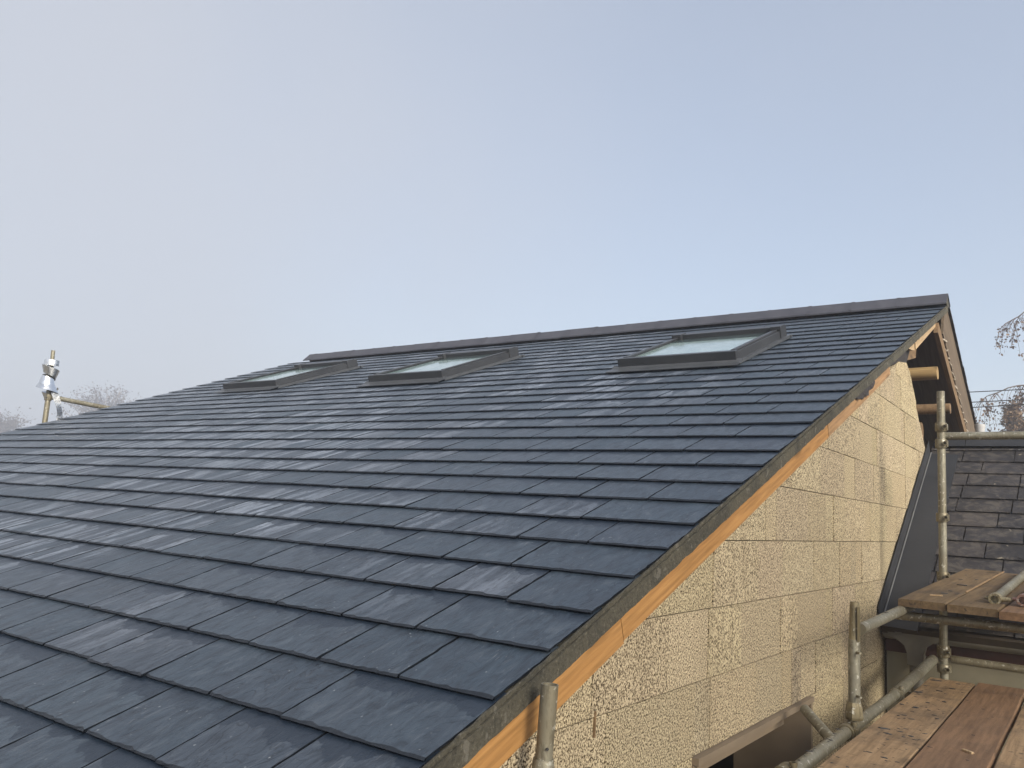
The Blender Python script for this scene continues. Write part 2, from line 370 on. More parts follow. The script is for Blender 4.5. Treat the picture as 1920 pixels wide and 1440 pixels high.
# ------------------------------------------------------------------ the new house
house = tag(empty('slate_roofed_house', (-5.5, 5, GZ)), 'house under construction with new dark slate roof and three roof windows', 'house')

def slate_course(mb, x1, x0, s, wmin, wvar, off, th=0.0098, lift=0.0168, n0=0.0055, gauge=GA, lip=(0.002, 0.010), seg=14):
    "one course of slates from x1 (right) leftwards to x0"
    x = x1; first = True
    while x > x0:
        w = wmin + random.uniform(-wvar, wvar)
        if first: w = off; first = False
        if x - w < x0 + 0.12: w = x - x0
        if w < 0.02: break
        gp = random.uniform(0.0030, 0.0052); xa, xb = x - w + gp, x - gp
        r1, r2 = random.random(), random.random()
        dt = random.uniform(-0.003, 0.003) + (random.uniform(-0.009, 0.009) if random.random() < 0.10 else 0)
        t = th * random.uniform(0.8, 1.2); tl = random.uniform(-0.0008, 0.0014); tw = random.uniform(-0.0009, 0.0009)
        L = gauge + 0.05; n_tail = n0 + lift + tl; n_head = n0 + lift - (lift - 0.003) * (L / gauge) * 0.86
        ph = random.uniform(0, 50); skew = random.uniform(-0.0025, 0.0025)
        rows = []; m = seg + 1; vvs = []
        def side(i, v):     # ragged dressed long edges
            if i == 0: return 0.0032 * mnoise.noise(Vector((v * 9, ph, 1))) + 0.0020 * mnoise.noise(Vector((v * 40, ph, 2))) + skew * (v - 0.5)
            if i == seg: return 0.0032 * mnoise.noise(Vector((v * 9, ph, 5))) + 0.0020 * mnoise.noise(Vector((v * 40, ph, 6))) + skew * (v - 0.5)
            return 0.0
        prof = []
        for i in range(m):
            f = i / seg; xx = xa + (xb - xa) * f
            cr = lip[0] + (lip[1] - lip[0]) * min(1.6, abs(mnoise.noise(Vector((xx * 30, ph, 3.1)))) * 2.4)
            prof.append((f, xx, 0.0024 * mnoise.noise(Vector((xx * 25, ph, 0))), cr, n_tail + tw * (f - 0.5) * 2, 0.5 + 0.3 * random.random()))
        for (kc, kn, vv) in ((0.75, 1.0, 0.0), (0.0, 0.45, 0.01), (None, 0.16, 0.03), (1.0, 0.0, 0.05)):
            rows.append([(xx + side(i, vv), s + dt + wb + cr * (q if kc is None else kc), zt - t * kn) for i, (f, xx, wb, cr, zt, q) in enumerate(prof)]); vvs.append(vv)
        for q in range(1, 13):
            v = q / 12; rr = []
            for i, (f, xx, wb, cr, zt, _) in enumerate(prof):
                s0 = s + dt + wb + cr; sv = s0 + (s + L - s0) * v
                rr.append((xx + side(i, v), sv, zt + (n_head - zt) * v + 0.0006 * mnoise.noise(Vector((xx * 9, sv * 7, ph)))))
            rows.append(rr); vvs.append(max(0.05, v * L / gauge))
        vs = [p for r in rows for p in r]; fs = []; cs = []
        for vv in vvs: cs += [(r1, r2, vv)] * m
        for j in range(len(rows) - 1):
            for i in range(seg): fs.append((j*m+i, j*m+i+1, (j+1)*m+i+1, (j+1)*m+i))
        mb.add(vs, fs, cs)
        for e, sgn in ((0, -1), (seg, 1)):
            up = [r[e] for r in rows[3:]]; lo = [(p[0] - sgn * 0.0035, p[1], p[2] - t) for p in up]; n = len(up)
            mb.add(up + lo + [rows[0][e]], [((i, i+1, n+i+1, n+i) if sgn < 0 else (i+1, i, n+i, n+i+1)) for i in range(n-1)] + [(0, n, 2*n)], (r1, r2, 0.0))
        x -= w
SK = [-1.23, -0.984, -0.738, -0.492, -0.246, 0, .247, .49, .735, .981, 1.225, 1.465, 1.72, 1.972, 2.225, 2.47, 2.75, 3.02, 3.285, 3.557, 3.84, 4.13, 4.40, 4.70, 4.99, 5.27, 5.56, 5.81, 6.08, 6.37, 6.64, 6.90, 7.21, 7.53, 7.84, 8.09, 8.20]
mb = MB()
for k in range(len(SK) - 1):
    s = SK[k]; gg = SK[k+1] - s
    slate_course(mb, XV - 0.003 + random.uniform(-0.003, 0.003), xfar(s), s, 0.308, 0.012, 0.465 if k % 2 else 0.308, gauge=gg)
slates = mb.build('slate_covering', SLATE, house, ROOF)

# underlay deck, so nothing shows between slates
mb = MB()
mb.add([(XV-0.03, -1.22, -0.012), (XV-0.03, 8.28, -0.012), (-11.3, 8.28, -0.012), (-10.0, -1.22, -0.012),
        (XV-0.03, -1.22, -0.075), (XV-0.03, 8.28, -0.075), (-11.3, 8.28, -0.075), (-10.0, -1.22, -0.075)],
       [(0,1,2,3), (7,6,5,4), (0,3,7,4), (0,4,5,1), (2,6,7,3)])
mb.build('roof_deck', DARK, house, ROOF)

# verge strip and bargeboards (roof-local)
def strip(mb, s0, s1, x0, x1, n0f, n1f, n, jit=0.0, seed=0):
    vs = []; cs = []
    for i in range(n + 1):
        s = s0 + (s1 - s0) * i / n
        a = n0f(s) + jit * mnoise.noise(Vector((s * 14, seed, 0))) + jit * 0.4 * mnoise.noise(Vector((s * 60, seed, 7))); b = n1f(s) + jit * 0.7 * mnoise.noise(Vector((s * 23, seed, 5)))
        vs += [(x0, s, a), (x1, s, a), (x1, s, b), (x0, s, b)]
    fs = []
    for i in range(n):
        o = i * 4; p = o + 4
        fs += [(o, o+1, p+1, p), (o+1, o+2, p+2, p+1), (o+2, o+3, p+3, p+2), (o+3, o, p, p+3)]
    fs += [(0, 3, 2, 1), (n*4, n*4+1, n*4+2, n*4+3)]
    mb.add(vs, fs)
mb = MB(); strip(mb, -1.22, 8.2, XV - 0.03, XV + 0.006, lambda s: -0.052, lambda s: -0.002, 700, 0.005, 1)
strip(mb, -1.22, 8.2, XV - 0.0025, XV + 0.003, lambda s: 0.002, lambda s: 0.013, 700, 0.005, 2)
mb.build('verge_strip', VERGE, house, ROOF)
mb = MB()
strip(mb, -1.22, 0.86, XV - 0.03, XV - 0.002, lambda s: -0.136, lambda s: -0.048, 8, 0.0, 3)
strip(mb, 0.866, 3.3, XV - 0.03, XV - 0.0035, lambda s: -0.130, lambda s: -0.048, 8, 0.0, 3)
mb.build('bargeboard', ORANGE, house, ROOF); mb = MB()
strip(mb, 3.304, 5.06, XV - 0.03, XV - 0.002, lambda s: -0.126 + 0.012*max(0, s-4.3), lambda s: -0.048 - 0.022*max(0, 1 - abs(s-4.2)/0.3), 20, 0.0, 3)
mb.build('bargeboard', ORANGE2, house, ROOF)
mb = MB(); strip(mb, 6.19, 7.36, XV - 0.045, XV - 0.003, lambda s: -0.118 + 0.025*(s - 6.19), lambda s: -0.044, 6)
mb.build('bargeboard', PALEW, house, ROOF)['label'] = 'pale new bargeboard near the apex'
mb = MB(); strip(mb, 5.84, 6.17, XV - 0.05, XV - 0.010, lambda s: -0.050 - 0.072*min(1, max(0, (s - 5.84)/0.3)), lambda s: -0.040, 3); mb.build('board_offcut', PALEW, house, ROOF)
# torn felt flap sticking out below the strip
mb = MB(); vs = []
for i in range(13):
    s = 3.95 + i * 0.045; d = 0.04 * math.sin(math.pi * i / 12) ** 0.8 * (1 + 0.3 * math.sin(i * 2.1))
    vs += [(XV + 0.004, s, -0.05), (XV + 0.010 + 0.006 * math.sin(i * 1.3), s, -0.05 - d - 0.004)]
mb.add(vs, [(2*i, 2*i+1, 2*i+3, 2*i+2) for i in range(12)]); mb.add([(p[0]-0.003, p[1], p[2]) for p in vs], [(2*i, 2*i+2, 2*i+3, 2*i+1) for i in range(12)])
mb.build('felt_flap', FELT, house, ROOF)

# ridge tiles : angular capping
APEX = ROOF @ Vector((0, 8.25, 0.128))
ry, rz = APEX.y, APEX.z
SL2 = R_(25.0)
mb = MB(); x = XV + 0.01; i = 0
while x > -10.84:
    w = 0.455; xe = max(x - w, -10.85)
    up = 0.002 * (i % 2) + random.uniform(-0.002, 0.002); r1 = random.random()
    def prof(t):
        return [(ry - 0.20*math.cos(TH+0.34) , rz - 0.20*math.sin(TH+0.34) + up - t), (ry - 0.02, rz + up - 0.006 - t), (ry, rz + up - t), (ry + 0.02, rz + up - 0.008 - t),
                (ry + 0.17*math.cos(SL2+0.14), rz - 0.17*math.sin(SL2+0.14) + up - t)]
    tp, bt = prof(0), prof(0.016); loop = tp + bt[::-1]
    xa = x; xb = xe + 0.003
    if xe <= -10.84: xb = xe
    vs = [(xa, *p) for p in loop] + [(xb, *p) for p in loop]; m = len(loop)
    fs = [(j, (j+1) % m, m + (j+1) % m, m + j) for j in range(m)] + [tuple(range(m-1, -1, -1)), tuple(range(m, 2*m))]
    mb.add(vs, fs, (r1, r1, r1))
    # roll joint between tiles
    if i:
        vs = [(x + 0.012, p[0], p[1] + 0.004) for p in prof(0)] + [(x - 0.022, p[0], p[1] + 0.004) for p in prof(0)]
        mb.add(vs, [(j, j+5, j+6, j+1) for j in range(4)], (r1, r1, r1))
    x = xe; i += 1
ridge = mb.build('ridge_capping', RIDGE, house)
mb = MB()   # mortar bed under the ridge tiles at the gable end
mb.add([(XV+0.004, ry-0.11, rz-0.118), (XV+0.004, ry, rz-0.035), (XV+0.004, ry+0.11, rz-0.11), (XV+0.004, ry, rz-0.16),
        (XV-0.2, ry-0.11, rz-0.118), (XV-0.2, ry, rz-0.035), (XV-0.2, ry+0.11, rz-0.11), (XV-0.2, ry, rz-0.16)],
       [(0,3,2,1), (0,1,5,4), (1,2,6,5), (2,3,7,6), (3,0,4,7)])
mb.build('ridge_mortar', VERGE, house)

# rear slope (seen from below through the open gable)
RB = Matrix.Translation((0, ry, rz - 0.06)) @ Matrix.Rotation(-SL2, 4, 'X')
mb = MB(); mb.box((-10.9, 0.0, -0.03), (XV - 0.02, 4.6, 0.0)); mb.build('rear_deck', SHEATH, house, RB)
mb = MB()
for k in range(19): mb.box((-10.9, 0.02 + k*0.24, 0.002), (XV + 0.004 + random.uniform(-0.004, 0.004), 0.30 + k*0.24, 0.022 - 0.004), None)
mb.build('rear_slates', OLD, house, RB)
# broad brown sheathing board closing the rear verge, and the outer rafter
mb = MB(); mb.box((XV - 0.045, 0.0, -0.44), (XV - 0.020, 2.9, -0.032)); mb.build('rear_verge_board', SHEATH, house, RB)
b0 = Vector((XV, 8.30, 1.954)); b1 = Vector((XV, 10.24, 1.107))
ang = math.atan2(b1.z - b0.z, b1.y - b0.y)
RM = Matrix.Translation(b0) @ Matrix.Rotation(ang, 4, 'X')
mb = MB(); mb.box((-0.018, 0.0, -0.115), (0.022, (b1-b0).length + 0.1, 0.0), bev=0.003); mb.build('outer_rafter', RAFTER, house, RM)
# tufts of fibre squeezed out along the rafter top
t = 0.10
for k in range(16):
    t += random.uniform(0.05, 0.19); mb = MB(); m = random.randint(3, 6); sc_ = random.choice((0.4, 0.6, 0.6, 1.1))
    pts = [Vector((0.020, t, 0.001))]
    for j in range(m): pts.append(pts[-1] + Vector((random.uniform(0, 0.006), random.uniform(0.0, 0.05), random.uniform(-0.012, 0.02))))
    mb.tube(pts, [0.003] + [0.016 * sc_ * random.uniform(0.3, 1.2) for _ in range(m - 1)] + [0.002], 6); mb.build('fibre_tuft', FLEECE, house, RM)

# log purlins running along the house inside the rear slope
for (y, z, r, x1, c) in ((8.47, 1.50, 0.062, -1.17, LOG), (8.72, 1.35, 0.085, -1.46, RAFTER), (9.10, 1.245, 0.052, -1.15, RAFTER), (8.25, 1.80, 0.05, -1.45, RAFTER), (9.35, 1.05, 0.09, -1.45, RAFTER)):
    mb = MB(); pts = [(x1 - i * 0.6, y + 0.006 * math.sin(i * 2.1), z + 0.006 * math.cos(i * 1.7)) for i in range(9)]
    mb.tube(pts, [r * (1 + 0.03 * math.sin(i * 1.9)) for i in range(9)], 18); mb.build('purlin', c, house)
# dark membrane over the first log, pale torn end of a board
mb = MB()
vs = [(XV-0.022, 6.02, 1.11), (XV-0.024, 6.90, 1.462), (XV-0.05, 7.25, 1.50), (XV-0.07, 7.22, 1.40), (XV-0.05, 7.05, 1.345), (XV-0.035, 6.90, 1.325), (XV-0.026, 6.3, 1.195)]
vs = [(p[0], p[1], p[2]) for p in vs]; mb.add(vs, [(0,6,5,4,3,2,1)]); mb.add([(p[0]-0.004, p[1], p[2]) for p in vs], [(0,1,2,3,4,5,6)])
mb.build('membrane', FELT, house)
mb = MB(); vs = [(-1.32, 7.15, 1.36), (-1.32, 8.25, 1.62), (-1.32, 8.35, 1.86), (-1.32, 7.15, 1.455)]
mb.add(vs + [(-1.35, p[1], p[2]) for p in vs], [(0,1,2,3), (7,6,5,4), (0,4,5,1), (1,5,6,2), (2,6,7,3), (3,7,4,0)]); mb.build('blocking_board', RAFTER, house)
mb = MB()   # sheathing and blocking in the gable head, set back from the face
mb.add([(-1.75, 6.2, -0.5), (-1.75, 12.2, -0.5), (-1.75, 12.2, 0.88), (-1.75, 9.3, 2.1), (-1.75, 8.9, 2.0), (-1.75, 6.2, 1.0)], [(0,1,2,3,4,5)])
mb.box((-1.45, 7.25, 1.38), (-1.40, 7.95, 1.46)); mb.box((-1.30, 7.70, 1.60), (-1.26, 7.78, 1.74))
mb.build('inner_gable_lining', RAFTER, house)

# gable wall of wood-chip blocks
XW = -1.172
def under(y): return A0.z + (y - A0.y) * math.tan(TH) - 0.112
top = [(y, under(y)) for y in (0.52, 6.2)]
OPN = (2.81, 4.21, -1.95, -0.808)
planes = [((0, 0.52, 0), (0, -1, 0)), ((0, 8.2, 0), (0, 1, 0)), ((0, *top[0]), (0, -math.sin(TH), math.cos(TH))),
          ((0, 8.079, 0.83), (0, 0.42, 1.0)), ((0, 7.10, 1.215), (0, 0.85, 1.0)), ((0, 6.85, 1.312), (0, -0.15, 1))]
Z0 = -0.070; CH = 0.246
rects = []; mb = MB()
for k in range(-12, 7):
    z0 = Z0 + (k - 1) * CH; z1 = z0 + CH
    y = 0.3 + random.uniform(0, 0.3)
    while y < 8.2:
        w = random.choice((0.5, 0.25, 0.25, 0.5, 0.34, 0.14))
        y0, y1 = y, min(y + w, 8.21); y += w
        pieces = [(y0, y1)]
        if z0 > OPN[2] - 0.1 and z1 < OPN[3] + 0.02:
            pieces = []
            if y0 < OPN[0]: pieces.append((y0, min(y1, OPN[0])))
            if y1 > OPN[1]: pieces.append((max(y0, OPN[1]), y1))
        for (a, b) in pieces:
            if b - a < 0.02: continue
            tv = random.uniform(0.88, 1.06); tint = (tv, tv * random.uniform(0.98, 1.01), tv * random.uniform(0.94, 1.01)); dx = random.uniform(-0.0035, 0.0035)
            bm = bmesh.new(); bmesh.ops.create_cube(bm, size=1)
            for v in bm.verts: v.co = (XW + dx - 0.11 + v.co.x * 0.22, (a+b)/2 + v.co.y * (b - a - 0.0022), (z0+z1)/2 + v.co.z * (CH - 0.0034))
            for co, no in planes:
                bmesh.ops.bisect_plane(bm, geom=bm.verts[:] + bm.edges[:] + bm.faces[:], plane_co=co, plane_no=no, clear_outer=True)
                ed = [e for e in bm.edges if e.is_boundary]
                if ed: bmesh.ops.holes_fill(bm, edges=ed)
            if len(bm.verts) > 3:
                bm.verts.index_update(); mb.add([tuple(v.co) for v in bm.verts], [tuple(v.index for v in f.verts) for f in bm.faces], tint)
                rects.append((a + 0.003, b - 0.003, z0 + 0.004, z1 - 0.004, dx, tint))
            bm.free()
wall = mb.build('gable_wall', BLOCK, house)
# individual wood shavings standing proud of the block faces
def chips():
    R = np.array([r[:5] for r in rects]); T = np.array([r[5] for r in rects])
    keep = (R[:, 3] > -1.5) & (R[:, 0] < 8); R = R[keep]; T = T[keep]
    area = (R[:, 1]-R[:, 0]) * (R[:, 3]-R[:, 2]); dens = np.where(R[:, 0] < 3.2, 21000, np.where(R[:, 0] < 4.6, 17500, 9500))
    cnt = (area * dens).astype(int); idx = np.repeat(np.arange(len(R)), cnt); N = len(idx)
    r = R[idx]; y = rng.uniform(r[:, 0], r[:, 1]); z = rng.uniform(r[:, 2], r[:, 3])
    ok = (z < A0.z + (y - A0.y) * math.tan(TH) - 0.116) & ((z - 0.83) + 0.42 * (y - 8.079) < 0) & ((z - 1.215) + 0.85 * (y - 7.10) < 0) & ((z - 1.312) - 0.15 * (y - 6.85) < 0) & (y > 0.53)
    idx = idx[ok]; y = y[ok]; z = z[ok]; N = len(y)
    big = np.where(y < 2.6, 1.40, np.where(y < 5, 1.15, 1.25)) * rng.uniform(0.8, 1.25, N)
    L = rng.uniform(0.0040, 0.0100, N) * big; W = rng.uniform(0.0012, 0.0029, N) * big
    # chips tend to lie upright in some blocks, all ways in others
    blk = rng.uniform(0.35, 1.0, len(R))[idx]
    a = math.pi/2 + rng.normal(0, 1.0, N) * (0.5 + blk * 1.6)
    tilt = rng.normal(0, 0.34, N); roll = rng.normal(0, 0.50, N)
    dy, dz = np.cos(a), np.sin(a); ey, ez = -dz, dy
    xx = XW + R[idx, 4] + rng.uniform(0.0005, 0.0075, N) * big
    V = np.zeros((N, 4, 3), 'f')
    for q, (u, w) in enumerate(((-1, -1), (1, -1), (1, 1), (-1, 1))):
        wq = W * (1.0 if u < 0 else rng.uniform(0.4, 1.0, N))
        V[:, q, 0] = xx + u * np.sin(tilt) * L + w * np.sin(roll) * W
        V[:, q, 1] = y + u * dy * L + w * ey * wq; V[:, q, 2] = z + u * dz * L + w * ez * wq
    F = np.arange(N * 4).reshape(N, 4)
    flip = (dy * ez - dz * ey) < 0; F[flip] = F[flip][:, ::-1]
    me = bpy.data.meshes.new('wood_shavings'); me.vertices.add(N*4); me.vertices.foreach_set('co', V.ravel())
    me.loops.add(N*4); me.loops.foreach_set('vertex_index', F.ravel().astype('i')); me.polygons.add(N)
    me.polygons.foreach_set('loop_start', (np.arange(N) * 4).astype('i'))
    me.update(calc_edges=True); me.materials.append(CHIP)
    base = np.array([0.69, 0.585, 0.42]); pale = np.array([0.94, 0.875, 0.715]); dk = np.array([0.10, 0.06, 0.03])
    t = rng.uniform(0, 1, (N, 1)); c = base * (1 - t) + pale * t; d = rng.uniform(0, 1, N) < 0.20; c[d] = dk
    c = np.minimum(c * T[idx] * rng.uniform(0.85, 1.12, (N, 1)), 0.95)
    C = np.ones((N, 4, 4), 'f'); C[:, :, :3] = c[:, None, :]
    at = me.attributes.new('tint', 'FLOAT_COLOR', 'POINT'); at.data.foreach_set('color', C.ravel())
    tag(link('wood_shavings', me, wall), kind='stuff')
chips()

m_ = MB(); m_.box((XW - 0.01, 2.103, -0.615), (XW + 0.004, 2.109, -0.545)); m_.build('timber_splinter', RAFTER, house)
# unglazed window opening: head and jamb lining boards, dark room behind
mb = MB(); mb.box((XW - 0.42, OPN[0] + 0.001, -0.834), (XW + 0.022, OPN[1] + 0.02, -0.810)); mb.build('head_board', PLY, house)
mb = MB(); mb.box((XW - 0.40, OPN[0] + 0.03, -0.868), (XW + 0.004, OPN[1] - 0.40, -0.8355)); mb.build('head_batten', PLY, house)
mb = MB(); mb.box((XW - 0.36, OPN[1] - 0.022, OPN[2]), (XW + 0.018, OPN[1] + 0.004, -0.8355)); mb.build('jamb_board', PLY, house)
mb = MB(); mb.box((XW - 0.42, OPN[0] - 0.004, OPN[2]), (XW + 0.004, OPN[0] + 0.02, -0.8355)); mb.build('jamb_board', PLY, house)
mb = MB(); mb.box((XW - 0.55, 3.50, OPN[2]), (XW - 0.50, 3.66, -0.87)); mb.build('inner_post', RAFTER, house)
mb = MB(); mb.box((XW - 1.6, 2.2, OPN[2] - 0.1), (XW - 1.55, 5.2, -0.5)); mb.box((XW - 1.6, 5.2, -2.1), (XW - 0.3, 5.25, -0.5)); mb.box((XW-1.6, 2.2, -0.55), (XW-0.3, 5.2, -0.5))
mb.build('room_lining', DARK, house)
# remaining three walls of the house (plain, away from the photograph)
mb = MB(); mb.box((-9.7, 0.55, GZ), (XW - 0.23, 0.77, -0.95)); mb.box((-9.9, 0.55, GZ), (-9.7, 12.5, 0.3)); mb.box((-9.7, 12.3, GZ), (XW - 0.23, 12.5, 0.3))
mb.build('side_wall', BLOCK, house)

# ------------------------------------------------------------------ roof windows
def roof_window(xl, xr, s0, s1, label):
    M = ROOF @ Matrix.Translation((0, 0, 0.012)); W = xr - xl
    f = MB(); H = 0.100; t = 0.045
    f.box((xl, s0, 0.012), (xl + t, s1, H), bev=0.004); f.box((xr - t, s0, 0.012), (xr, s1, H), bev=0.004)
    f.box((xl + t + 0.001, s0 + 0.002, 0.012), (xr - t - 0.001, s0 + 0.055, H - 0.012), bev=0.003)
    f.box((xl + t + 0.001, s1 - 0.05, 0.012), (xr - t - 0.001, s1, H - 0.002), bev=0.003)
    fr = f.build('roof_window', FRAME, house, M); fr['label'] = label
    def sub(nm, b, m):
        o = b.build(nm, m, None, Matrix.Identity(4)); o.parent = fr; return o
    b = MB()   # raised sash cladding, stepped inwards from the frame
    a0, a1, c0, c1 = xl + 0.020, xr - 0.020, s0 - 0.004, s1 - 0.12
    b.box((a0, c0 + 0.06, H + 0.001), (a0 + 0.040, c1, H + 0.016), bev=0.004); b.box((a1 - 0.040, c0 + 0.06, H + 0.001), (a1, c1, H + 0.016), bev=0.004)
    b.box((xl - 0.004, c0 - 0.008, 0.030), (xr + 0.004, c0 + 0.058, H + 0.012), bev=0.005)
    sub('sash', b, FRAME)
    b = MB(); b.box((xl - 0.006, s1 - 0.115, 0.03), (xr + 0.006, s1 + 0.03, H + 0.036), bev=0.006)
    b.box((xl - 0.010, s1 - 0.16, 0.03), (xl + 0.085, s1 - 0.02, H + 0.045), bev=0.005); b.box((xr - 0.085, s1 - 0.16, 0.03), (xr + 0.010, s1 - 0.02, H + 0.045), bev=0.005)
    sub('top_hood', b, FRAME)
    b = MB(); b.box((a0 + 0.015, s0 + 0.03, 0.060), (a1 - 0.015, s1 - 0.10, 0.088)); sub('glass_pane', b, GLASS)
    b = MB(); b.box((a0 + 0.042, s1 - 0.33, 0.0885), (a1 - 0.042, s1 - 0.118, 0.091)); sub('reflection_strip', b, REFL)  # added dark strip over the pane, imitating a reflection along its top
    b = MB()   # lead-grey flashing: sloped apron, side gutters, top
    ap = 0.15
    n = 12
    b.add([(xl - 0.05, s0 + 0.003, 0.052), (xr + 0.05, s0 + 0.003, 0.052), (xr + 0.06, s0 - 0.03, 0.03), (xl - 0.06, s0 - 0.03, 0.03), (xr + 0.06, s0 - ap, 0.0235), (xl - 0.06, s0 - ap, 0.0235),
           (xr + 0.06, s0 - ap, 0.018), (xl - 0.06, s0 - ap, 0.018)], [(0,3,2,1), (3,5,4,2), (5,7,6,4)])
    b.box((xl - 0.035, s0 - 0.02, 0.010), (xl - 0.001, s1 + 0.06, 0.036)); b.box((xr + 0.001, s0 - 0.02, 0.010), (xr + 0.035, s1 + 0.06, 0.036)); b.box((xl - 0.035, s1 + 0.032, 0.010), (xr + 0.035, s1 + 0.10, 0.030))
    sub('flashing', b, FLASH)
roof_window(-3.31, -2.27, 5.10, 6.43, 'roof window nearest the gable end')
roof_window(-6.37, -5.33, 5.13, 6.48, 'middle roof window of the three')
roof_window(-9.20, -8.14, 5.30, 6.66, 'roof window farthest from the gable end')

# ------------------------------------------------------------------ neighbouring old building
nb = tag(empty('neighbouring_building', (1.5, 9, GZ)), 'low old building with mossy dark slate roof and cream wall behind the scaffold', 'building')
TN = R_(31.3); NR0 = Vector((0, 5.80, -0.335 + (5.80 - 6.22) * math.tan(TN)))
NM = Matrix.Translation(NR0) @ Matrix.Rotation(TN, 4, 'X')
mb = MB()
for k in range(0, 13):
    slate_course(mb, 6.0, XW + 0.01, k * 0.209, 0.36, 0.05, 0.2 + 0.18 * (k % 2), 0.013, 0.022, 0.0, 0.209, (0.004, 0.020), 10)
mb.build('old_slate_covering', OLD, nb, NM)
mb = MB(); mb.box((XW + 0.012, -0.02, -0.05), (6.0, 2.76, -0.002)); mb.build('roof_deck', DARK, nb, NM)
mb = MB(); mb.box((XW + 0.012, -0.02, -0.05), (6.0, 2.7, -0.002), M=Matrix.Translation((0, 2*(NR0.y + 2.68 * math.cos(TN)), 0)) @ Matrix.Diagonal((1, -1, 1, 1)) @ NM)
mb.build('rear_roof', OLD, nb)
rk = NM @ Vector((0, 2.68, 0.03))
mb = MB(); x = 6.0
while x > XV + 0.02:
    xe = max(x - 0.46, XV + 0.02)
    vs = []
    for xx in (x, xe + 0.004): vs += [(xx, rk.y - 0.14, rk.z - 0.065), (xx, rk.y - 0.03, rk.z + 0.03), (xx, rk.y + 0.03, rk.z + 0.03), (xx, rk.y + 0.14, rk.z - 0.065), (xx, rk.y, rk.z - 0.08)]
    mb.add(vs, [(0,1,6,5), (1,2,7,6), (2,3,8,7), (3,4,9,8), (4,0,5,9), (4,3,2,1,0), (5,6,7,8,9)]); x = xe
mb.build('ridge_capping', LEAD, nb)
mb = MB()   # lead abutment flashing
lw = 0.235
def roofz(y, n=0.0): return -0.335 + (y - 6.22) * math.tan(TN) + n
ys = [5.72 + i * 0.1 for i in range(22)]
vs = []
for y in ys: vs += [(XW + 0.012, y, roofz(y) + 0.165), (XW + 0.020, y, roofz(y) + 0.05), (XW + lw, y, roofz(y) + 0.040), (XW + lw, y, roofz(y) + 0.028)]
mb.add(vs, [(4*i+j, 4*i+j+1, 4*i+j+5, 4*i+j+4) for i in range(len(ys)-1) for j in range(3)])
mb.build('lead_flashing', LEAD, nb)
mb = MB(); mb.tube([(XW + 0.026, y, roofz(y) + 0.055) for y in ys], 0.006, 6); mb.build('flashing_fold', LEADL, nb)
mb = MB(); mb.box((XW + 0.012, 5.95, GZ), (6.0, 6.15, -0.56)); mb.box((5.8, 6.15, GZ), (6.0, 10.2, 0.4)); mb.box((XW+0.012, 10.0, GZ), (5.8, 10.2, -0.4))
mb.build('rendered_wall', CREAM, nb)
mb = MB(); mb.box((XW + 0.012, 5.915, -0.765), (6.0, 5.947, -0.585)); mb.build('fascia', MAROON, nb)
mb = MB(); mb.box((XW + 0.012, 5.80, -0.615), (6.0, 5.914, -0.600)); mb.build('soffit', DARK, nb)
mb = MB()   # half-round gutter
gy, gz = 5.86, -0.625; gr = 0.055; pr = []
for k in range(13):
    a = math.pi + math.pi * k / 12; pr.append((gy + gr * math.cos(a), gz + gr * math.sin(a)))
pr2 = [(gy + (p[0]-gy)*0.93, gz + (p[1]-gz)*0.93) for p in pr[::-1]]
lp = pr + pr2; m = len(lp)
def gut(x0, x1, sc=1.0):
    q = [(gy + (p[0]-gy)*sc, gz + (p[1]-gz)*sc) for p in lp]
    vs = [(x0, *p) for p in q] + [(x1, *p) for p in q]
    mb.add(vs, [(j, (j+1) % m, m+(j+1) % m, m+j) for j in range(m)] + [tuple(range(m-1,-1,-1)), tuple(range(m, 2*m))], None, False)
gut(XW + 0.02, 6.0); gut(-1.08, -1.04, 1.12); gut(0.9, 0.96, 1.12)
mb.build('gutter', GUTTER, nb)
mb = MB()   # running outlet with swept sides, then the downpipe
prof = [(0.16, 0.0), (0.155, -0.035), (0.10, -0.055), (0.062, -0.085), (0.047, -0.13), (0.045, -0.20)]
vs = []
for hw, dz in prof: vs += [(-0.965 - hw, gy - 0.058, gz + 0.005 + dz), (-0.965 + hw, gy - 0.058, gz + 0.005 + dz), (-0.965 + hw*0.9, gy + 0.05, gz + 0.005 + dz), (-0.965 - hw*0.9, gy + 0.05, gz + 0.005 + dz)]
fs = []
for i in range(5):
    o = 4*i
    for j in range(4): fs.append((o+j, o+4+j, o+4+(j+1) % 4, o+(j+1) % 4))
mb.add(vs, fs); mb.build('gutter_outlet', GUTTER, nb)
mb = MB(); mb.tube([(-0.965, gy, gz - 0.18), (-0.965, gy, gz - 0.26)], 0.044, 20); mb.tube([(-0.965, gy, gz - 0.25), (-0.965, gy, GZ)], 0.038, 20); mb.build('downpipe', GUTTER, nb)
pot = MB(); pot.tube([(-0.80, rk.y + 0.03, rk.z - 0.05), (-0.80, rk.y + 0.03, rk.z + 0.10), (-0.80, rk.y + 0.03, rk.z + 0.115), (-0.80, rk.y + 0.03, rk.z + 0.14)], [0.030, 0.038, 0.043, 0.043], 20, inner=0.034)
pot.build('flue_pot', POT, nb)

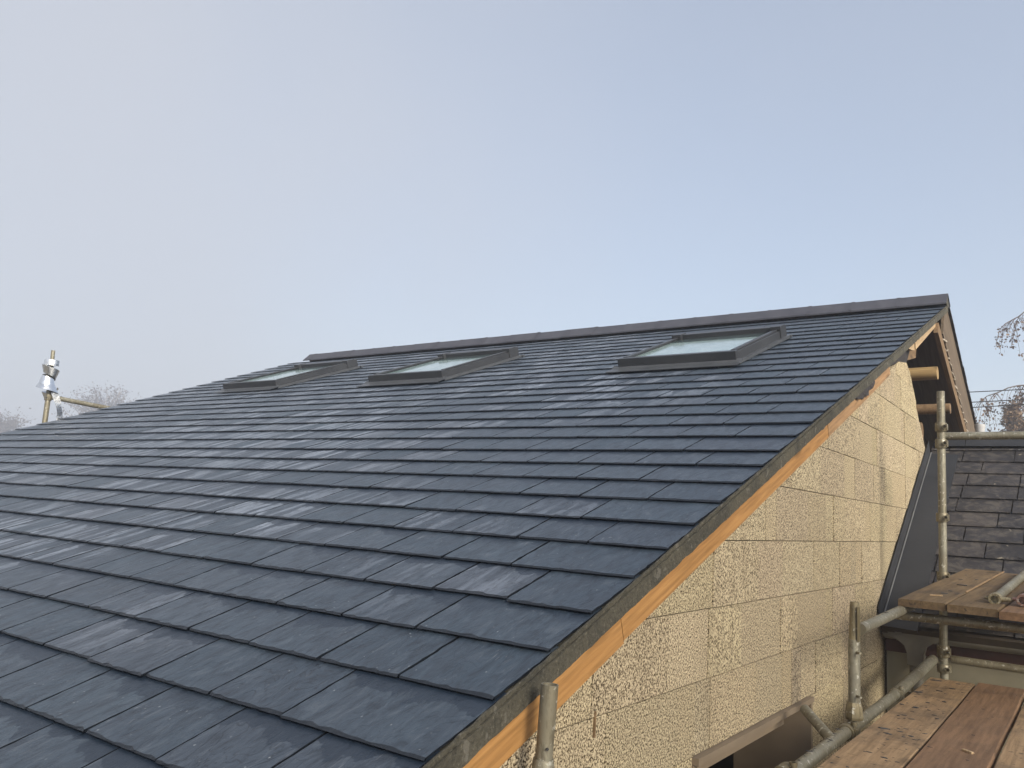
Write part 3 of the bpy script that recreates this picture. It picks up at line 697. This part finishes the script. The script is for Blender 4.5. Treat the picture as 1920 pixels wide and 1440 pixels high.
# ------------------------------------------------------------------ scaffolding
def coupler(mb, c, axis, r=0.034, h=0.055):
    c = Vector(c); a = {'x': Vector((1,0,0)), 'y': Vector((0,1,0)), 'z': Vector((0,0,1))}[axis]
    mb.tube([c - a*h/2, c - a*h/2.4, c + a*h/2.4, c + a*h/2], [r*0.93, r, r, r*0.93], 16)
    b = Vector((0, -1, 0)) if axis != 'y' else Vector((0, 0, 1)); p = c + Vector((r*0.8, 0, 0)) if axis != 'x' else c + Vector((0, -r*0.8, 0))
    mb.tube([p - b*0.03, p + b*0.045], 0.008, 8); mb.tube([p + b*0.03, p + b*0.045], 0.014, 6)
    mb.box((p.x-0.012, p.y-0.02, p.z-0.02), (p.x+0.012, p.y+0.02, p.z+0.02), bev=0.003)
sc = tag(empty('scaffold', (-0.88, 3.85, GZ)), 'galvanised tube scaffold clamped together along the gable wall', 'scaffold')
m_ = MB(); m_.tube([(-0.885, 3.85, GZ), (-0.880, 3.85, -0.47)], 0.0245, 24, inner=0.020); m_.build('upright_tube', TUBE, sc)
m_ = MB(); m_.tube([(-0.880, 3.85, -0.48), (-0.880, 3.852, -0.44), (-0.878, 3.855, -0.312)], [0.0215, 0.0215, 0.0205], 8, inner=0.018)
m_.box((-0.862, 3.828, -0.475), (-0.852, 3.84, -0.33)); m_.build('tube_spigot', TUBE2, sc)
for zz in (-0.52, -0.70): m_ = MB(); m_.tube([(-0.866, 3.832, zz), (-0.846, 3.812, zz)], 0.0055, 8); m_.build('spigot_bolt', FITTING, sc)
m_ = MB(); m_.tube([(-0.882, 3.85, -0.800), (-0.882, 3.85, -0.79), (-0.882, 3.85, -0.745), (-0.882, 3.85, -0.73)], [0.036, 0.038, 0.032, 0.028], 8, smooth=False); m_.build('base_coupler', TUBE2, sc)
m_ = MB(); m_.tube([(-0.79, 5.73, GZ), (-0.795, 5.73, -0.72), (-0.786, 5.735, -0.10), (-0.778, 5.74, 0.90)], 0.0235, 24, inner=0.020); m_.build('upright_tube', TUBE, sc)
for zz in (0.67, 0.565, 0.105, -0.255): m_ = MB(); coupler(m_, (-0.781 - 0.01*(0.7-zz), 5.735, zz), 'z'); m_.build('tube_coupler', FITTING, sc)
m_ = MB(); coupler(m_, (-0.797, 5.73, -0.70), 'z', 0.036, 0.07); m_.build('tube_coupler', FITTING, sc)
m_ = MB(); coupler(m_, (-0.797, 5.725, -0.80), 'z', 0.036, 0.05); m_.build('tube_coupler', FITTING, sc)
m_ = MB(); m_.tube([(-0.88, 2.86, -0.829), (-0.88, 4.75, -0.823)], 0.0245, 24, inner=0.020); m_.build('ledger_tube', TUBE, sc)
m_ = MB(); m_.tube([(-0.88, 4.74, -0.823), (-0.85, 5.70, -0.755)], 0.0285, 24); m_.build('ledger_sleeve', TUBE, sc)
m_ = MB(); coupler(m_, (-0.88, 3.72, -0.828), 'y', 0.034, 0.06); m_.build('tube_coupler', FITTING, sc)
m_ = MB(); coupler(m_, (-0.88, 4.73, -0.824), 'y', 0.033, 0.03); m_.build('tube_coupler', FITTING, sc)
m_ = MB(); coupler(m_, (-0.89, 2.92, -0.825), 'y', 0.034, 0.08); m_.build('tube_coupler', FITTING, sc)
m_ = MB(); m_.tube([(-0.872, 3.93, -0.432), (-0.845, 4.75, -0.398), (-0.80, 5.9, -0.33)], 0.0245, 24); m_.build('ledger_tube', TUBE, sc)
m_ = MB(); m_.tube([(-0.76, 5.765, 0.617), (2.6, 5.765, 0.632)], 0.0245, 24, inner=0.020); m_.build('guard_rail', TUBE, sc)
m_ = MB(); m_.tube([(-0.76, 5.765, -0.745), (2.6, 5.765, -0.775)], 0.0235, 24, inner=0.020); m_.build('transom_tube', FITTING, sc)
m_ = MB(); m_.tube([(-1.055, 3.73, -0.772), (-0.885, 3.50, -0.822)], 0.021, 24, inner=0.017); m_.build('tie_tube', TUBE, sc)
m_ = MB(); m_.tube([(-0.89, 4.78, -0.43), (1.2, 4.80, -0.43)], 0.0235, 20); m_.build('transom_tube', FITTING, sc); m_ = MB(); m_.tube([(-0.80, 5.55, -0.36), (1.2, 5.55, -0.36)], 0.0235, 20)
m_.build('transom_tube', FITTING, sc)
for yy in (2.0, 5.0): m_ = MB(); m_.tube([(-0.95, yy, -0.868), (1.3, yy, -0.868)], 0.0235, 20); m_.build('transom_tube', FITTING, sc)
for (xx, yy, zt) in ((1.25, 2.0, -0.83), (1.25, 5.0, -0.38), (1.25, 5.765, 0.9)): m_ = MB(); m_.tube([(xx, yy, GZ), (xx, yy, zt)], 0.0241, 20); m_.build('upright_tube', TUBE, sc)

p1 = tag(empty('scaffold_pole', (-1.083, 1.71, GZ)), 'single upright grey scaffold pole with open top in front of orange bargeboard', 'scaffold pole')
m_ = MB(); m_.tube([(-1.088, 1.708, -1.6), (-1.083, 1.710, -0.58), (-1.079, 1.715, -0.405)], [0.0205, 0.0205, 0.0212], 28, inner=0.0175)
m_.build('upper_tube', TUBE, p1)
m_ = MB(); m_.tube([(-1.090, 1.708, GZ), (-1.084, 1.710, -0.585), (-1.084, 1.710, -0.572)], [0.0262, 0.0262, 0.0245], 28); m_.build('lower_tube', TUBE, p1)
m_ = MB(); m_.tube([(-1.065, 1.694, -0.545), (-1.0628, 1.6925, -0.545)], 0.0035, 10); m_.build('bolt_hole', CABLE, p1)

p2 = tag(empty('scaffold_pole', (-11.3, 5.12, GZ)), 'scaffold pole with side rail beyond the far end of the slate roof', 'scaffold pole')
m_ = MB(); m_.tube([(-11.3, 5.10, GZ), (-11.3, 5.12, 0.8), (-11.3, 5.118, 1.22)], 0.033, 18); m_.tube([(-11.3, 5.118, 1.2), (-11.3, 5.095, 1.76)], 0.025, 18, inner=0.02); m_.build('upright_tube', TUBE, p2)
m_ = MB(); m_.tube([(-11.28, 5.15, 1.135), (-11.28, 7.2, 1.02)], 0.032, 18); m_.build('side_rail', TUBE, p2)
m_ = MB(); coupler(m_, (-11.3, 5.118, 1.13), 'z', 0.045, 0.09); m_.build('tube_coupler', FITTING, p2)

# curl of bright metal strip wound round the far pole
def ribbon(path, name, parent=None):
    mb = MB()
    for band in path:
        vs = []; n = len(band)
        for (c, ax, hw) in band:
            c = Vector(c); ax = Vector(ax).normalized(); vs += [c - ax*hw, c + ax*hw]
        mb.add(vs, [(2*i, 2*i+2, 2*i+3, 2*i+1) for i in range(n-1)], None, True)
        off = []
        for i in range(n):
            a = Vector(vs[2*i]); b = Vector(vs[2*i+1]); t = (Vector(vs[min(2*i+2, 2*n-2)]) - Vector(vs[max(2*i-2, 0)])); nn = t.cross(b - a).normalized() * 0.002
            off += [a + nn, b + nn]
        mb.add(off, [(2*i, 2*i+1, 2*i+3, 2*i+2) for i in range(n-1)], None, True)
    return mb.build(name, FOIL, parent)
PX, PY = -11.3, 5.10
bands = []
def helix(z0, z1, a0, a1, r0, r1, hw, tilt=0.0, n=26, cx=0.0, cy=0.0):
    b = []
    for i in range(n+1):
        t = i/n; a = a0 + (a1-a0)*t; r = r0 + (r1-r0)*t
        b.append(((PX + cx + r*math.cos(a), PY + cy + r*math.sin(a), z0 + (z1-z0)*t), (tilt*math.cos(a), tilt*math.sin(a), 1), hw))
    bands.append(b)
helix(1.60, 1.585, 1.0, 7.0, 0.085, 0.095, 0.038)
helix(1.52, 1.40, -2.4, 2.4, 0.098, 0.085, 0.055, 0.3, 26, 0, 0.0)
helix(1.42, 1.30, 1.5, 7.6, 0.080, 0.088, 0.060, -0.25, 26, 0, -0.02)
helix(1.31, 1.20, -2.2, 2.4, 0.12, 0.10, 0.062, -0.5, 20, 0, 0.0)
helix(1.22, 1.13, 0.5, 5.5, 0.085, 0.06, 0.05, 0.5, 20, 0, 0.02)
bands.append([((PX + 0.07, PY + 0.06 + 0.11*math.sin(i*0.17), 1.19 - i*0.038), (0.25*math.sin(i*0.8), 1, 0.15*math.cos(i*0.9)), 0.045 - 0.001*i) for i in range(13)])
f = ribbon(bands, 'metal_strip'); tag(f, 'shiny silver metal strip coiled round the far scaffold pole', 'metal strip')

# lower walkway boards
def board(name, x0, x1, y0, y1, zt, mat, label, group, M=None, warp=0.0, ends=True):
    b = MB(); c = (random.random(), random.random(), random.random()); n = 14
    vs = []
    for i in range(n+1):
        y = y0 + (y1-y0)*i/n; dz = warp*math.sin(i*0.9 + x0*7)
        dxl = 0.0015*math.sin(i*1.7 + x0*9)
        vs += [(x0+dxl, y, zt-0.038+dz), (x1+dxl, y, zt-0.038+dz), (x1+dxl, y, zt-0.004+dz), (x1-0.004+dxl, y, zt+dz), (x0+0.004+dxl, y, zt+dz), (x0+dxl, y, zt-0.004+dz)]
    fs = []
    for i in range(n):
        for j in range(6): fs.append((6*i+j, 6*i+(j+1) % 6, 6*i+6+(j+1) % 6, 6*i+6+j))
    fs += [tuple(range(5, -1, -1)), tuple(range(6*n, 6*n+6))]
    fs = [tuple(reversed(q)) for q in fs]
    b.add(vs, fs, c); o = b.build(name, mat, None, M)
    return tag(o, label, 'scaffold board', group)
GB = 'boards of the lower walkway'
board('scaffold_board', -0.808, -0.583, 1.1, 5.30, -0.800, BOARD, 'pale brown walkway board nearest the gable wall, speckled with black slate crumbs', GB, None, 0.0015)
board('scaffold_board', -0.574, -0.349, 1.3, 5.34, -0.796, REDBOARD, 'cleaner reddish brown walkway board, second from the gable wall', GB, None, 0.0015)
board('scaffold_board', -0.336, -0.111, 1.0, 5.27, -0.803, BOARD, 'brown walkway board at lower right corner, third from the gable wall', GB, None, 0.0015)
# upper platform, its far end resting on the old slates
pd = Vector((0.0858, 1.0, 0.081)).normalized(); px_ = Vector((1, -0.0858, 0)).normalized(); pz_ = px_.cross(pd).normalized(); px_ = pd.cross(pz_).normalized()
PM = Matrix((( px_.x, pd.x, pz_.x, -0.858), (px_.y, pd.y, pz_.y, 4.70), (px_.z, pd.z, pz_.z, -0.340), (0, 0, 0, 1)))
GP = 'boards of the upper platform'
for i, (lb, e, dz, mt) in enumerate((('dirty brown board forming the left edge of the raised platform', 1.56, 0.0, PLATB), ('raised platform board with pale worn end, under the yellowish coupler', 1.50, -0.001, PLATB),
                         ('raised platform board with pinkish end at right edge of photo', 1.50, -0.006, REDBOARD))):
    board('scaffold_board', i*0.230, i*0.230 + 0.222, 0.0 - 0.01*i, e, dz, mt, lb, GP, PM)
# thin lath lying in the joint
m_ = MB(); m_.box((0.221, 0.45, 0.001), (0.229, 1.53, 0.006), M=PM); tag(m_.build('timber_lath', BOARD), 'thin pale lath lying along the platform board joint', 'lath')

# loose tubes on the platform
def loose(name, c, d, L, r, mt, mf, label, cw=0.045):
    c = Vector(c); d = Vector(d).normalized(); e = tag(empty(name, c - Vector((0, 0, r))), label, 'scaffold tube')
    m1 = MB(); m1.tube([c, c + d*L], r, 22, inner=r*0.8); m1.build('tube', mt, e)
    m2 = MB(); m2.tube([c - d*0.004, c + d*0.05], r*1.28, 22, inner=r*0.8)
    s = Vector((1, 0, 0)); q = c + d*0.022
    m2.tube([q - s*(r + cw*0.55), q - s*r*0.6], [0.007, 0.012], 10); m2.tube([q + s*r*0.6, q + s*(r + cw)], [0.014, 0.011], 10)
    m2.build('end_coupler', mf, e)
    return e
loose('scaffold_tube', (-0.436, 4.83, -0.305), (0.055, 1.0, 0.083), 1.25, 0.0225, TUBE, TUBE2, 'loose grey scaffold tube with yellowish end coupler lying on the platform')
loose('scaffold_tube', (-0.315, 4.83, -0.298), (0.10, 1.0, 0.083), 1.2, 0.0225, TUBE, TUBE_PINK, 'loose scaffold tube with pinkish end coupler at right edge of photo')

# slate crumbs
def shard(size):
    b = MB(); n = random.randint(4, 6); a0 = random.random()*6
    pts = [(size*random.uniform(0.5, 1)*math.cos(a0 + 6.283*i/n), size*random.uniform(0.3, 0.8)*math.sin(a0 + 6.283*i/n)) for i in range(n)]
    h = size*0.22
    b.add([(x, y, 0) for x, y in pts] + [(x*0.9, y*0.9, h*random.uniform(0.6, 1.2)) for x, y in pts], [tuple(range(n-1, -1, -1)), tuple(range(n, 2*n))] + [(i, (i+1) % n, n+(i+1) % n, n+i) for i in range(n)])
    return b
protos = []
def scatter(n, fn, label, group, smin, smax):
    ps = []
    for i in range(6):
        o = shard(1.0).build('slate_chip', SHARD); ps.append(o)
    for i in range(n):
        o = ps[i] if i < 6 else ps[i % 6].copy()
        if i >= 6: COL.objects.link(o)
        p, rx = fn(); s = random.uniform(smin, smax) * random.choice((0.6, 0.8, 1, 1.5))
        o.matrix_basis = Matrix.Translation(p) @ rx @ Matrix.Rotation(random.uniform(-0.5, 0.5) , 4, 'Z') @ Matrix.Diagonal((s*random.uniform(0.8, 2.0), s, s*0.5, 1))
        tag(o, label, 'slate chip', group)
I4 = Matrix.Identity(4)
scatter(85, lambda: (Vector((random.uniform(-0.79, -0.60), 2.75 + 2.5*random.random()**1.1, -0.7985)), I4), 'small dark slate chip lying on the pale walkway board beside the gable wall', 'slate chips on the walkway board', 0.006, 0.014)
scatter(12, lambda: (Vector((random.uniform(-0.56, -0.36), random.uniform(3.0, 5.3), -0.7945)), I4), 'dark slate chip lying on the reddish walkway board', 'slate chips on the reddish board', 0.004, 0.008)
scatter(26, lambda: (lambda x, y: (PM @ Vector((x, y, 0.0015)), PM.to_3x3().to_4x4()))(random.uniform(0.02, 0.62), random.uniform(0.3, 1.5)), 'dark slate chip lying on the raised platform', 'slate chips on the raised platform', 0.007, 0.016)
scatter(26, lambda: (Vector((-0.88 + random.uniform(-0.012, 0.012), random.uniform(2.95, 3.65), -0.8035)), I4), 'dark slate chip lying on top of the low ledger tube', 'slate chips on the ledger tube', 0.005, 0.009)
scatter(12, lambda: (lambda t: (Vector((-0.872 + 0.027*t + random.uniform(-0.008, 0.008), 3.93 + 0.82*t, -0.4065 + 0.034*t)), I4))(random.uniform(0.15, 1)), 'dark slate chip lying on top of the sloping upper ledger', 'slate chips on the upper ledger', 0.005, 0.009)
m_ = MB(); m_.add([(0.10, 0.16, 0.001), (0.155, 0.17, 0.001), (0.15, 0.185, 0.006), (0.095, 0.172, 0.006)], [(0,1,2,3)]); m_.add([(0.10, 0.16, 0.001), (0.155, 0.17, 0.001), (0.15, 0.185, 0.006), (0.095, 0.172, 0.006)], [(3,2,1,0)])
m_ = MB(); m_.box((-0.03, -0.006, 0), (0.03, 0.006, 0.006), M=PM @ Matrix.Translation((0.13, 0.22, 0.001)) @ Matrix.Rotation(0.3, 4, 'Z')); tag(m_.build('wood_offcut', PALEW), 'pale splinter of wood on the raised platform', 'wood splinter')
m_ = MB(); m_.box((-0.022, -0.007, 0), (0.022, 0.007, 0.008), M=Matrix.Translation((-0.43, 3.62, -0.796)) @ Matrix.Rotation(-0.6, 4, 'Z'), bev=0.002); tag(m_.build('wood_offcut', PALEW), 'pale splinter of wood on the reddish walkway board', 'wood splinter')

# ------------------------------------------------------------------ overhead cables
for i, (z0, z1) in enumerate(((3.30, 3.55), (3.06, 3.34), (2.93, 3.24))):
    m_ = MB(); pts = []
    za, zb = ((3.4143, 3.4339), (3.1668, 3.1963), (3.0374, 3.084))[i]; sl = (zb - za)/1.1
    for k in range(31):
        x = -14 + k; pts.append((x, 22.0, za + sl*(x + 2.35) + 0.0035*((x + 2)**2 - 1)))
    m_.tube(pts, 0.011, 8); tag(m_.build('overhead_cable', CABLE), ('topmost of three thin black overhead cables', 'middle one of three thin black overhead cables', 'lowest of three thin black overhead cables')[i], 'cable', 'overhead cables')

# ------------------------------------------------------------------ trees
def leaf(mb, p, s, c):
    a = Vector((random.gauss(0,1), random.gauss(0,1), random.gauss(0,1))).normalized(); b = a.cross(Vector((random.gauss(0,1), random.gauss(0,1), random.gauss(0,1)))).normalized()
    p = Vector(p); mb.add([p - a*s, p + b*s*0.6, p + a*s, p - b*s*0.6], [(0,1,2,3)], c)
def arc(p0, p1, sag, n=10, wob=0.05):
    p0 = Vector(p0); p1 = Vector(p1); o = []
    for i in range(n+1):
        t = i/n; p = p0.lerp(p1, t) + Vector((random.gauss(0, wob), random.gauss(0, wob), 4*sag*t*(1-t) + random.gauss(0, wob*0.4))); o.append(p)
    o[0] = p0; return o
# weeping birch: trunk just outside the frame, branches arching in over the old roof
bx, by = 0.6, 27.0
bt = tag(empty('birch_tree', (bx, by, GZ)), 'thin weeping birch tree with drooping twigs and few brown leaves at right edge', 'tree')
tr = MB(); tr.tube([(bx, by, GZ), (bx+0.1, by, 0), (bx-0.05, by+0.1, 4), (bx+0.1, by, 8), (bx, by, 11)], [0.22, 0.17, 0.13, 0.08, 0.03], 10)
cr = MB()
def droop(p, L, dens, lf=0.045):
    pts = [Vector(p)]; d = Vector((random.uniform(-0.5, 0.3), random.uniform(-0.4, 0.4), 0.0)); n = max(5, int(L/0.12))
    for i in range(n):
        d = (d + Vector((random.gauss(0, 0.06), random.gauss(0, 0.06), -0.33))).normalized(); pts.append(pts[-1] + d*(L/n))
    cr.tube(pts, [0.006 - 0.003*i/n for i in range(n+1)], 4, cap=False, col=(0.1, 0, 0))
    for i, q in enumerate(pts[2:]):
        if random.random() < dens*(0.4 + i/n):
            for _ in range(random.randint(1, 4)): leaf(cr, q + Vector((random.gauss(0, .05), random.gauss(0, .05), random.gauss(0, .05))), lf*random.uniform(0.6, 1.3), (random.random(), 0, 0))
for (p0, p1, sag, nd, L, dens) in (((bx, by, 3.2), (-2.62, by, 3.9), 0.75, 34, 1.15, 0.9), ((bx, by, 3.0), (-2.3, by+0.5, 3.0), 0.55, 26, 0.8, 0.9), ((bx, by, 6.2), (-1.95, by, 6.15), 0.45, 30, 1.1, 0.8),
                             ((bx, by, 5.6), (-1.3, by+0.3, 5.6), 0.4, 14, 0.9, 0.8), ((bx, by, 3.4), (-1.4, by-0.5, 4.2), 0.4, 18, 1.0, 0.8), ((bx, by, 2.6), (-2.75, by+1, 2.75), 0.5, 24, 0.7, 1.0),
                             ((bx, by, 7), (3.4, by, 7.2), 0.6, 20, 1.5, 0.8), ((bx, by, 5), (3.6, by-1, 5.0), 0.6, 20, 1.5, 0.8), ((bx, by, 8), (1, by+2.6, 8.6), 0.6, 20, 1.5, 0.8), ((bx, by, 9), (0.2, by-1.5, 9.6), 0.5, 20, 1.2, 0.8)):
    a = arc(p0, p1, sag, 14, 0.03); tr.tube(a, [0.045 - 0.0025*i for i in range(15)], 6)
    for k in range(int(nd * 1.7)):
        t = 0.35 + 0.65*random.random(); q = a[0].lerp(a[0], 0); i = min(13, int(t*14)); q = a[i].lerp(a[i+1], t*14 - i); droop(q, L*random.uniform(0.4, 1.1), dens)
tr.build('trunk', BARK, bt); cr.build('crown', BIRCHLEAF, bt)

def upright_tree(name, x, y, h, w, nb_, label, leafmat, leaves, lsz, spread=0.5, z0=0.0):
    e = tag(empty(name, (x, y, GZ)), label, 'tree'); t = MB(); c = MB()
    k_ = max(1.0, w / 3); t.tube([(x, y, GZ), (x + 0.1, y, z0), (x, y, h*0.75)], [0.22*k_, 0.15*k_, 0.05*k_], 8)
    for k in range(nb_):
        zb = random.uniform(z0 - 0.5, h*0.75); a = random.uniform(0, 6.283); rad = w*random.uniform(0.4, 1)*(1 - 0.75*max(0, zb - z0)/max(0.1, h - z0))
        env = 1 - 0.9*random.random()**1.5*0.5; f = random.random()**0.7; rad = w*f; tip = Vector((x + rad*math.cos(a), y + rad*math.sin(a), zb + (h - zb)*(1 - f*0.75)*env))
        pts = arc((x, y, zb), tip, -0.12*w, 8, 0.06); t.tube(pts, [(0.05*(1 - i/9) + 0.006)*k_ for i in range(9)], 5)
        for j in range(leaves):
            i = random.randint(3, 7); q = pts[i].lerp(pts[i+1], random.random())
            d = Vector((random.gauss(0, spread), random.gauss(0, spread), abs(random.gauss(0, spread))*0.9))*0.5
            if j % 6 == 0: c.tube([q, q + d*0.6, q + d], [0.010*k_, 0.006*k_, 0.003*k_], 4, cap=False, col=(0.2, 0, 0))
            leaf(c, q + d*random.uniform(0.3, 1.1), lsz*random.uniform(0.6, 1.4), (random.random(), 0, 0))
    t.build('trunk', BARK, e); c.build('crown', leafmat, e); return e
upright_tree('columnar_tree', -2.0, 30.0, 4.75, 0.42, 90, 'narrow brown tree standing behind the drooping birch twigs', BROWNLEAF, 60, 0.05, 0.14, 1.0)
upright_tree('bushy_tree', -0.9, 31.5, 4.2, 0.6, 90, 'brown bushy tree at the right edge behind the cables', BROWNLEAF, 50, 0.05, 0.2, 1.0)
upright_tree('foggy_tree', -150.0, 78.8, 20.2, 9.0, 60, 'faint bare tree in the fog above the roof slope', FOGLEAF, 60, 0.19, 2.0, 7.0)
upright_tree('foggy_tree', -155.0, 62.5, 12.4, 8.0, 60, 'faint brownish tree in the fog at the far left edge', FOGLEAF, 80, 0.19, 2.0, 3.0)

# ------------------------------------------------------------------ morning mist
mist = NT('mist'); mist.t.nodes.remove(mist.b)
pv = mist.n('ShaderNodeVolumePrincipled'); pv.inputs['Color'].default_value = (0.82, 0.87, 0.98, 1); pv.inputs['Density'].default_value = 0.0045; pv.inputs['Anisotropy'].default_value = 0.3
mist.l(pv.outputs[0], mist.t.nodes['Material Output'].inputs['Volume'])
hz = MB(); hz.box((-420, -420, GZ - 1), (420, 420, 24)); o = hz.build('haze', mist.m); tag(o, kind='stuff')
